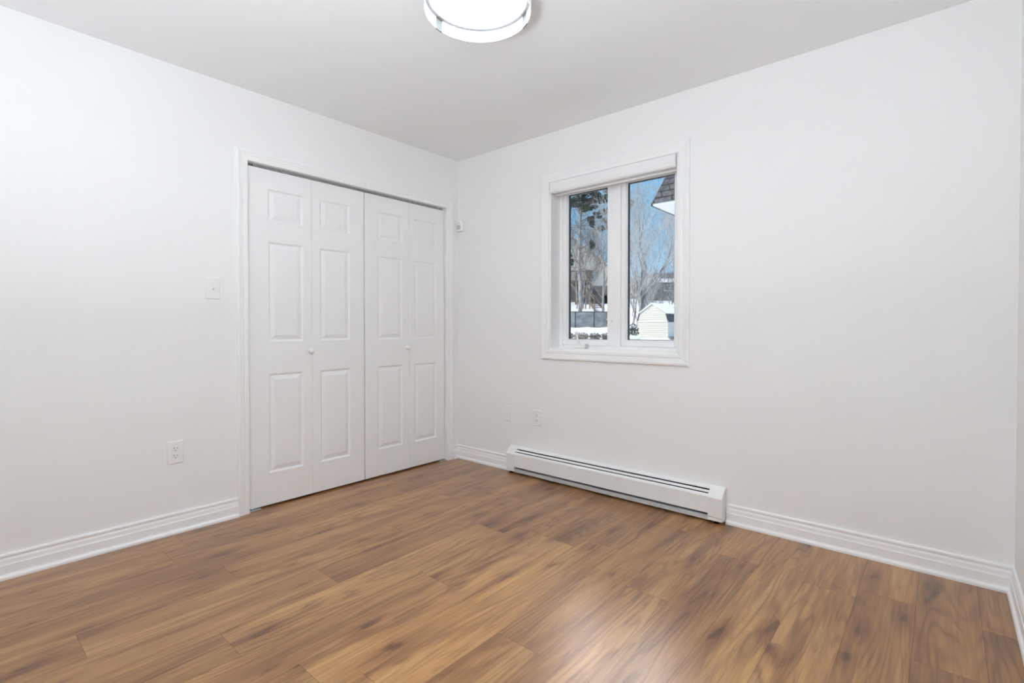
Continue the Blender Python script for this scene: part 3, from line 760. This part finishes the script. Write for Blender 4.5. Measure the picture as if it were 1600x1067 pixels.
# --- barn-roofed garden shed
t = thing('garden_shed', 'cream barn-roofed garden shed with snow on its roof', 'shed', (-9.0, 24.1, 0.45))
sx, sy, Wd, Ln, zb = -9.90, 22.94, 1.79, 2.5, 0.40
sec = [(0, zb), (Wd, zb), (Wd, 1.41), (Wd - 0.13, 1.835), (Wd / 2, 2.36), (0.13, 1.835), (0, 1.41)]
sh = MB().extrude(sec, lambda q: (sx + q[0], sy, q[1]), lambda q: (sx + q[0], sy + Ln, q[1]))
mesh_obj('walls', sh, M['cream'], t)
sd = MB()
for i in range(16):
    z0 = zb + 0.06 + i * 0.118
    if z0 > 2.25: break
    def half_w(z):
        if z < 1.41: return Wd / 2
        if z < 1.835: return Wd / 2 - 0.13 * (z - 1.41) / 0.425
        return (Wd / 2 - 0.13) * (2.36 - z) / 0.525
    w0, w1 = half_w(z0) - 0.01, half_w(z0 + 0.112) - 0.01
    if w1 < 0.03: break
    c = sx + Wd / 2
    sd.add([(c - w0, sy - 0.022, z0), (c + w0, sy - 0.022, z0), (c + w1, sy - 0.004, z0 + 0.112), (c - w1, sy - 0.004, z0 + 0.112),
            (c - w0, sy, z0), (c + w0, sy, z0), (c + w1, sy, z0 + 0.112), (c - w1, sy, z0 + 0.112)], [(0, 1, 2, 3), (0, 4, 5, 1), (4, 7, 6, 5), (0, 3, 7, 4), (1, 5, 6, 2), (3, 2, 6, 7)])
mesh_obj('siding', sd, M['cream'], t)
mesh_obj('trim_band', MB().box(sx - 0.02, sy - 0.045, 1.385, sx + Wd + 0.02, sy - 0.001, 1.45), M['white_ext'], t)
for sgn in (0, 1):
    lo = MB()
    f = (lambda a: sx + a) if sgn == 0 else (lambda a: sx + Wd - a)
    lo.extrude([(-0.03, 1.38), (0.11, 1.85), (0.14, 1.84), (0.005, 1.38)], lambda q: (f(q[0]), sy - 0.06, q[1]), lambda q: (f(q[0]), sy + Ln + 0.06, q[1]))
    mesh_obj('lower_roof', lo, M['darkroof'], t)
sn = MB()
up = [(0.07, 1.83), (Wd / 2, 2.37), (Wd - 0.07, 1.83), (Wd - 0.06, 1.87), (Wd / 2 + 0.06, 2.43), (Wd / 2 - 0.06, 2.43), (0.06, 1.87)]
sn.extrude(up, lambda q: (sx + q[0], sy - 0.08, q[1]), lambda q: (sx + q[0], sy + Ln + 0.08, q[1]))
mesh_obj('snow_cap', sn, M['snow'], t)

# --- privacy fence
t = thing('yard_fence', 'dark grey fabric covered fence beyond the snowy hedge', 'fence', yard(6.2, 40, 1.1))
fs0, fs1, fd = 3.6, 8.1, 40.0
posts = [3.6, 5.05, 6.55, 8.1]
def yprism(mb, s0, s1, d0, d1, z0, z1):
    P = [(s0, d0), (s1, d0), (s1, d1), (s0, d1)]
    mb.add([yard(a, b_, z0) for a, b_ in P] + [yard(a, b_, z1) for a, b_ in P], [(0, 3, 2, 1), (4, 5, 6, 7), (0, 1, 5, 4), (1, 2, 6, 5), (2, 3, 7, 6), (3, 0, 4, 7)])
    return mb
for a, b_ in zip(posts, posts[1:]):
    mesh_obj('fabric_panel', yprism(MB(), a + 0.03, b_ - 0.03, fd - 0.01, fd + 0.01, 1.08, 2.32), M['fencecloth'], t)
for a in posts:
    mesh_obj('post', yprism(MB(), a - 0.03, a + 0.03, fd - 0.03, fd + 0.03, 0.95, 2.36), M['fencemetal'], t)
mesh_obj('top_rail', yprism(MB(), fs0, fs1, fd - 0.025, fd + 0.025, 2.32, 2.37), M['fencemetal'], t)

# --- cream gabled house with deck
def house_box(t, s0, s1, d0, d1, z0, eave, apex, wall_m, roof_m, over=0.3, snow=None):
    sm = (s0 + s1) / 2
    sec = [(s0, z0), (s1, z0), (s1, eave), (sm, apex), (s0, eave)]
    mesh_obj('walls', MB().extrude(sec, lambda q: yard(q[0], d0, q[1]), lambda q: yard(q[0], d1, q[1])), wall_m, t)
    k = (apex - eave) / (sm - s0)
    rs = [(s0 - over, eave - over * k + 0.02), (sm, apex + 0.02), (s1 + over, eave - over * k + 0.02), (s1 + over, eave - over * k + 0.25), (sm, apex + 0.3), (s0 - over, eave - over * k + 0.25)]
    mesh_obj('roof', MB().extrude(rs, lambda q: yard(q[0], d0 - over, q[1]), lambda q: yard(q[0], d1 + over, q[1])), roof_m, t)
t = thing('gabled_house', 'pale cream gabled house standing behind the pine trees', 'house', yard(7.5, 66, 4.5))
house_box(t, 2.6, 11.9, 62, 72, 4.0, 8.6, 12.4, M['cream'], M['white_ext'])
for a, z in ((5.0, 8.6), (9.0, 7.0)):
    f = mesh_obj('window_frame', yprism(MB(), a, a + 1.1, 61.93, 61.99, z, z + 1.3), M['white_ext'], t)
    mesh_obj('pane', yprism(MB(), a + 0.1, a + 1.0, 61.9, 61.93, z + 0.1, z + 1.2), M['paneglass'], f)
t = thing('wooden_deck', 'brown raised wooden deck with stairs in front of cream house', 'deck', yard(7.5, 57, 3.9))
mesh_obj('deck_floor', yprism(MB(), 5.4, 8.8, 55.5, 61.9, 6.05, 6.3), M['deckwood'], t)
mesh_obj('under_wall', yprism(MB(), 5.4, 8.6, 58.2, 58.4, 3.6, 6.05), M['brownwall'], t)
for a in (5.5, 7.1, 8.7):
    mesh_obj('post', yprism(MB(), a - 0.09, a + 0.09, 55.55, 55.73, ground(55.6) - 0.3, 7.35), M['deckwood'], t)
mesh_obj('handrail', yprism(MB(), 5.4, 8.8, 55.5, 55.64, 7.28, 7.4), M['deckwood'], t)
for i in range(22):
    a = 5.5 + i * 0.15
    mesh_obj('baluster', yprism(MB(), a, a + 0.06, 55.54, 55.6, 6.3, 7.28), M['deckwood'], t)
P0, P1 = (7.35, 55.4, 5.35), (8.25, 50.2, 2.75)
for off in (0.0, 0.9):
    st = MB()
    for q0, q1 in zip([0], [1]):
        A_ = yard(P0[0] + off, P0[1], P0[2]); B_ = yard(P1[0] + off, P1[1], P1[2])
        st.add([A_, B_, B_ + Vector((0, 0, 0.3)), A_ + Vector((0, 0, 0.3)), A_ + SV * 0.08, B_ + SV * 0.08, B_ + SV * 0.08 + Vector((0, 0, 0.3)), A_ + SV * 0.08 + Vector((0, 0, 0.3))],
               [(0, 1, 2, 3), (4, 7, 6, 5), (0, 4, 5, 1), (3, 2, 6, 7), (0, 3, 7, 4), (1, 5, 6, 2)])
    mesh_obj('stringer', st, M['deckwood'], t)
    mesh_obj('stair_rail', MB().tube([yard(P0[0] + off, P0[1], P0[2] + 1.15), yard(P1[0] + off, P1[1], P1[2] + 1.15)], 0.06, 6), M['deckwood'], t)
    mesh_obj('newel', MB().tube([yard(P1[0] + off, P1[1], P1[2] - 0.2), yard(P1[0] + off, P1[1], P1[2] + 1.2)], 0.07, 6), M['deckwood'], t)
for i in range(12):
    u = (i + 0.5) / 12
    s_, d_, z_ = (P0[k] + (P1[k] - P0[k]) * u for k in range(3))
    mesh_obj('tread', yprism(MB(), s_, s_ + 0.95, d_ - 0.14, d_ + 0.14, z_ + 0.22, z_ + 0.28), M['deckwood'], t)

t = thing('dark_roofed_outbuilding', 'low outbuilding with charcoal roof between pine trunk and bare tree', 'outbuilding', yard(11.2, 57, 3.9))
mesh_obj('walls', yprism(MB(), 9.5, 12.8, 57, 60, 3.4, 4.9), M['brownwall'], t)
A = [yard(9.3, 56.7, 4.85), yard(13.0, 56.7, 4.85), yard(13.0, 58.5, 5.95), yard(9.3, 58.5, 5.95), yard(9.3, 60.3, 4.85), yard(13.0, 60.3, 4.85)]
mesh_obj('roof', MB().add(A, [(0, 1, 2, 3), (3, 2, 5, 4), (0, 3, 4), (1, 5, 2), (0, 4, 5, 1)]), M['darkroof'], t)
mesh_obj('door_opening', yprism(MB(), 10.3, 11.1, 56.95, 57.0, 3.4, 4.7), M['black'], t)

t = thing('snow_roofed_house', 'grey brown house with snowy roof beyond the garden shed', 'house', yard(19, 63, 4.5))
mesh_obj('walls', yprism(MB(), 15.6, 24.0, 60, 68, 3.6, 6.5), M['brownwall'], t)
A = [yard(15.2, 59.5, 6.45), yard(24.4, 59.5, 6.45), yard(24.4, 64, 7.35), yard(15.2, 64, 7.35), yard(15.2, 68.5, 6.45), yard(24.4, 68.5, 6.45)]
B = [p + Vector((0, 0, -0.16)) for p in A]
mesh_obj('roof', MB().add(B, [(0, 1, 2, 3), (3, 2, 5, 4), (0, 3, 4), (1, 5, 2), (0, 4, 5, 1)]), M['darkroof'], t)
mesh_obj('roof_snow', MB().add(A, [(0, 1, 2, 3), (3, 2, 5, 4), (0, 3, 4), (1, 5, 2), (0, 4, 5, 1)]), M['snow'], t)
mesh_obj('upper_storey', yprism(MB(), 18.2, 24.0, 64.5, 68, 7.0, 8.1), M['brownwall'], t)
f = mesh_obj('window_frame', yprism(MB(), 18.15, 19.75, 59.93, 59.99, 5.45, 6.22), M['white_ext'], t)
for a in (18.25, 19.0):
    mesh_obj('pane', yprism(MB(), a, a + 0.65, 59.9, 59.93, 5.55, 6.12), M['paneglass'], f)

# --- trees
def grow(rnd, trunk, twigs, p, d, r, length, depth, split, wander, up, minr=0.0065):
    """recursive bare branches: thick ones into trunk, thin ones into twigs"""
    n = 4
    pts = [p]; rad = [r]
    cur = Vector(p); dr = Vector(d).normalized()
    for i in range(n):
        dr = (dr + Vector((rnd.uniform(-1, 1), rnd.uniform(-1, 1), rnd.uniform(-0.7, 1))) * wander + Vector((0, 0, up))).normalized()
        cur = cur + dr * (length / n)
        pts.append(cur.copy()); rad.append(max(minr, r * (1 - 0.42 * (i + 1) / n)))
    thick = r > 0.035
    (trunk if thick else twigs).tube(pts, rad, 6 if thick else 3, cap=False)
    if depth <= 0: return
    for k in range(split):
        i = rnd.randint(1, n) if k else n
        u = dr if i == n else (pts[i] - pts[i - 1]).normalized()
        ax = Vector((rnd.uniform(-1, 1), rnd.uniform(-1, 1), rnd.uniform(-0.3, 0.6))).normalized()
        nd = (u + ax * rnd.uniform(0.45, 0.95)).normalized()
        if k == 0: nd = (u + ax * 0.25).normalized()
        grow(rnd, trunk, twigs, pts[i], nd, rad[i] * (0.85 if k == 0 else rnd.uniform(0.5, 0.72)), length * rnd.uniform(0.68, 0.88), depth - 1, split, wander, up, minr)

def bare_tree(seed, s, d, stems, label, twig_m, group, name='bare_tree', depth=5, split=3, wander=0.16, up=0.05):
    rnd = random.Random(seed)
    z0 = ground(d)
    t = thing(name, label, 'tree' if name == 'bare_tree' else 'shrub', yard(s, d, z0), group)
    tr, tw = MB(), MB()
    for (ds_, lean_s, lean_d, r, ln) in stems:
        dirv = SV * lean_s + DV * lean_d + Vector((0, 0, 1))
        grow(rnd, tr, tw, yard(s + ds_, d, z0 - 0.2), dirv, r, ln, depth, split, wander, up)
    if tr.v: mesh_obj('trunk', tr, M['bark'], t)
    if tw.v: mesh_obj('twigs', tw, twig_m, t)
    return t
G = 'bare trees in the snowy yard'
bare_tree(11, 10.2, 40, [(0.0, 0.22, 0.0, 0.26, 3.6), (0.2, 0.02, 0.1, 0.17, 3.6), (-0.2, 0.10, 0.05, 0.12, 3.4)], 'large bare multi-stemmed tree behind the garden shed', M['twig'], G, depth=6, up=0.07)
bare_tree(5, 8.65, 36, [(0.0, 0.03, 0.0, 0.09, 2.8), (0.15, 0.06, 0.0, 0.06, 2.6)], 'slim pale bare tree at the left edge of the right pane', M['twig'], G, depth=5, up=0.08)
bare_tree(21, 15.6, 46, [(0.0, -0.05, 0.0, 0.16, 3.2), (0.2, 0.12, 0.0, 0.10, 3.0)], 'bare tree rising behind the shed roof, partly under the soffit', M['twig'], G, depth=6, up=0.06)
bare_tree(8, 8.35, 46, [(0.0, 0.01, 0.0, 0.15, 4.2)], 'bare tree with straight trunk beyond the fence', M['twig'], G, depth=6, wander=0.10, up=0.06)
bare_tree(17, 7.3, 52, [(0.0, 0.05, 0.0, 0.12, 3.6), (0.3, -0.10, 0.0, 0.09, 3.2), (0.8, 0.08, 0.0, 0.08, 2.8), (-0.6, -0.02, 0.0, 0.08, 3.0)], 'bare branching tree before the cream house gable', M['twig_dark'], G, depth=6, up=0.06)
G = 'leafless shrubs behind the garden shed'
for k, (s, d, lb) in enumerate(((12.0, 47, 'leafless shrub directly behind the big bare tree'), (13.6, 49, 'leafless shrub rising behind the middle of the shed'),
                                (15.6, 50, 'brown leafless shrub behind the right end of the shed'), (17.3, 52, 'leafless shrub below the far white window'), (11.6, 44, 'leafless shrub between slim tree and shed'))):
    stems = [(random.Random(k * 9 + q).uniform(-0.9, 0.9), random.Random(k * 7 + q).uniform(-0.3, 0.3), 0.0, 0.04, 1.55) for q in range(7)]
    bare_tree(40 + k, s, d, stems, lb, M['twig_dark'] if k % 2 else M['twig'], G, 'leafless_shrub', depth=4, wander=0.2, up=0.05)

def clump(mb, c, rx, ry, rz, n, size, rnd):
    for i in range(n):
        while True:
            q = Vector((rnd.uniform(-1, 1), rnd.uniform(-1, 1), rnd.uniform(-1, 1)))
            if q.length < 1: break
        p = Vector(c) + SV * q.x * rx + DV * q.y * ry + Vector((0, 0, q.z * rz))
        a = Vector((rnd.uniform(-1, 1), rnd.uniform(-1, 1), rnd.uniform(-1, 1))).normalized()
        b_ = a.orthogonal().normalized(); sz = size * rnd.uniform(0.5, 1.3)
        c_ = a.cross(b_)
        mb.add([p - b_ * sz, p + c_ * sz * 0.35, p + b_ * sz, p - c_ * sz * 0.35, p + a * sz * 0.3], [(0, 1, 4), (1, 2, 4), (2, 3, 4), (3, 0, 4), (0, 3, 2, 1)])
def pine(seed, s, d, top, r, clumps, label):
    rnd = random.Random(seed); z0 = ground(d)
    t = thing('pine_tree', label, 'tree', yard(s, d, z0), 'pines beyond the fence')
    tr = MB(); n = 8
    pts = [yard(s + 0.06 * math.sin(i * 1.3), d, z0 - 0.2 + (top - z0) * i / n) for i in range(n + 1)]
    tr.tube(pts, [r * (1 - 0.6 * i / n) for i in range(n + 1)], 8)
    mesh_obj('trunk', tr, M['bark'], t, smooth=True)
    br, nd = MB(), MB()
    for (cs, cz, rx, rz, num) in clumps:
        c = yard(cs, d + rnd.uniform(-0.8, 0.8), cz)
        st = yard(s, d, cz - 0.25 * abs(cs - s) - 0.2)
        br.tube([st, st.lerp(c, 0.6) + Vector((0, 0, 0.15)), c], [0.06, 0.04, 0.02], 5)
        for q in range(4):
            clump(nd, c + SV * rnd.uniform(-rx, rx) * 0.9 + DV * rnd.uniform(-rx, rx) + Vector((0, 0, rnd.uniform(-rz, rz) * 0.9)), rx * 0.7, rx * 0.7, rz * 0.45, int(num * 0.55), 0.17, rnd)
        for q in range(5):
            e_ = c + SV * rnd.uniform(-rx, rx) + DV * rnd.uniform(-rx, rx) + Vector((0, 0, rnd.uniform(-rz, rz)))
            br.tube([st.lerp(c, 0.7), e_], [0.025, 0.01], 3)
    for q in range(26):        # dead lower limbs
        z = rnd.uniform(z0 + 3.0, top - 2); a = rnd.uniform(0, 6.28); ln = rnd.uniform(0.8, 2.4)
        o_ = yard(s, d, z); dv = SV * math.cos(a) + DV * math.sin(a) + Vector((0, 0, rnd.uniform(-0.1, 0.6)))
        m_ = o_ + dv * ln * 0.5
        br.tube([o_, m_, m_ + dv * ln * 0.5 + Vector((0, 0, rnd.uniform(-0.3, 0.4)))], [0.035, 0.022, 0.008], 4)
    mesh_obj('branchwork', br, M['twig_dark'], t)
    mesh_obj('needles', nd, M['needles'], t)
pine(2, 5.95, 44, 15.5, 0.19, [(5.5, 12.6, 0.75, 0.45, 150), (6.6, 13.0, 0.9, 0.5, 200), (7.5, 12.8, 0.6, 0.5, 130), (5.3, 11.7, 0.6, 0.4, 120), (6.3, 11.6, 0.7, 0.4, 130),
     (7.2, 11.7, 0.5, 0.3, 70), (6.9, 10.5, 0.35, 0.6, 70), (5.2, 13.6, 0.5, 0.4, 60), (7.1, 8.4, 0.2, 0.75, 110), (5.1, 7.0, 0.3, 0.45, 50), (6.7, 14.0, 0.9, 0.4, 120), (7.9, 12.2, 0.5, 0.35, 80), (6.9, 12.2, 0.7, 0.3, 110), (5.7, 13.2, 0.5, 0.3, 80), (7.5, 10.9, 0.3, 0.25, 40)], 'tall pine with bare trunk at left behind the fence')
pine(4, 9.6, 47, 15.0, 0.17, [(8.7, 10.6, 0.6, 0.55, 170), (9.2, 11.0, 0.6, 0.4, 120), (8.9, 12.0, 0.5, 0.3, 90), (10.3, 12.6, 0.8, 0.5, 100), (9.5, 13.8, 0.7, 0.5, 100)], 'pine reaching in from behind the window mullion')

# --- low snowy hedge plants
def low_shrub(seed, s, d, w, h, m, label, group='low shrubs in the snow', n=260, snow=True, size=0.06):
    rnd = random.Random(seed); z0 = ground(d)
    t = thing('low_shrub', label, 'shrub', yard(s, d, z0), group)
    lv = MB(); clump(lv, yard(s, d, z0 + h * 0.5), w, 0.35, h * 0.55, n, size, rnd)
    mesh_obj('leaves', lv, m, t)
    st = MB()
    for q in range(9):
        st.tube([yard(s + rnd.uniform(-0.3, 0.3) * w, d, z0 - 0.05), yard(s + rnd.uniform(-0.9, 0.9) * w, d + rnd.uniform(-0.2, 0.2), z0 + h * rnd.uniform(0.6, 1.05))], [0.014, 0.006], 4)
    mesh_obj('stems', st, M['twig_dark'], t)
    if snow:
        sc = MB(); rings_ = 5; seg = 12
        vs = []
        for i in range(rings_):
            u = i / (rings_ - 1)
            for j_ in range(seg):
                a = 2 * math.pi * j_ / seg; rr = (1 - u) ** 0.6
                p = yard(s + math.cos(a) * w * 0.95 * rr, d + 0.25 + math.sin(a) * 0.4 * rr, z0 + h * (0.72 + 0.30 * u) + rnd.uniform(-0.015, 0.015))
                vs.append(p)
        fs = [(i * seg + j_, i * seg + (j_ + 1) % seg, (i + 1) * seg + (j_ + 1) % seg, (i + 1) * seg + j_) for i in range(rings_ - 1) for j_ in range(seg)]
        fs.append(tuple(range(seg - 1, -1, -1)))
        mesh_obj('snow_cap', sc.add(vs, fs), M['snow'], t, smooth=True)
low_shrub(1, 3.45, 25.0, 0.42, 0.32, M['redleaf'], 'reddish low shrub behind the crank handle', n=320)
low_shrub(2, 4.15, 25.0, 0.30, 0.30, M['shrubleaf'], 'olive low shrub in the middle of the hedge row')
low_shrub(3, 4.75, 25.0, 0.34, 0.30, M['shrubleaf'], 'olive low shrub beside the window mullion')
low_shrub(4, 2.8, 25.0, 0.28, 0.34, M['shrubleaf'], 'grey green low shrub at the left glass edge')
low_shrub(5, 6.15, 25.5, 0.30, 0.75, M['needles'], 'dark shrub under snow left of the garden shed', n=300)
low_shrub(6, 7.9, 24.8, 0.16, 0.14, M['needles'], 'tiny dark plant poking through snow right of the shed', n=60, snow=False, size=0.04)
low_shrub(7, 7.75, 39.2, 0.35, 0.9, M['needles'], 'dark bush at the right end of the fence', n=260)
t = mesh_obj('snow_bank', MB().lathe([(2.4, -0.1), (2.2, 0.12), (1.6, 0.24), (0.8, 0.31), (0.0, 0.33)], tuple(yard(4.2, 30.5, ground(30.5))), 'z', 32), M['snow'], smooth=True, origin=tuple(yard(4.2, 30.5, ground(30.5))))
tag(t, 'smooth bank of snow between the hedge and the fence', 'snow bank')
t = mesh_obj('snow_bank', MB().lathe([(0.5, -0.05), (0.42, 0.10), (0.25, 0.20), (0.0, 0.24)], tuple(yard(5.75, 24.2, ground(24.2))), 'z', 24), M['snow'], smooth=True, origin=tuple(yard(5.75, 24.2, ground(24.2))))
tag(t, 'small heap of snow at the lower left of the right pane', 'snow bank')
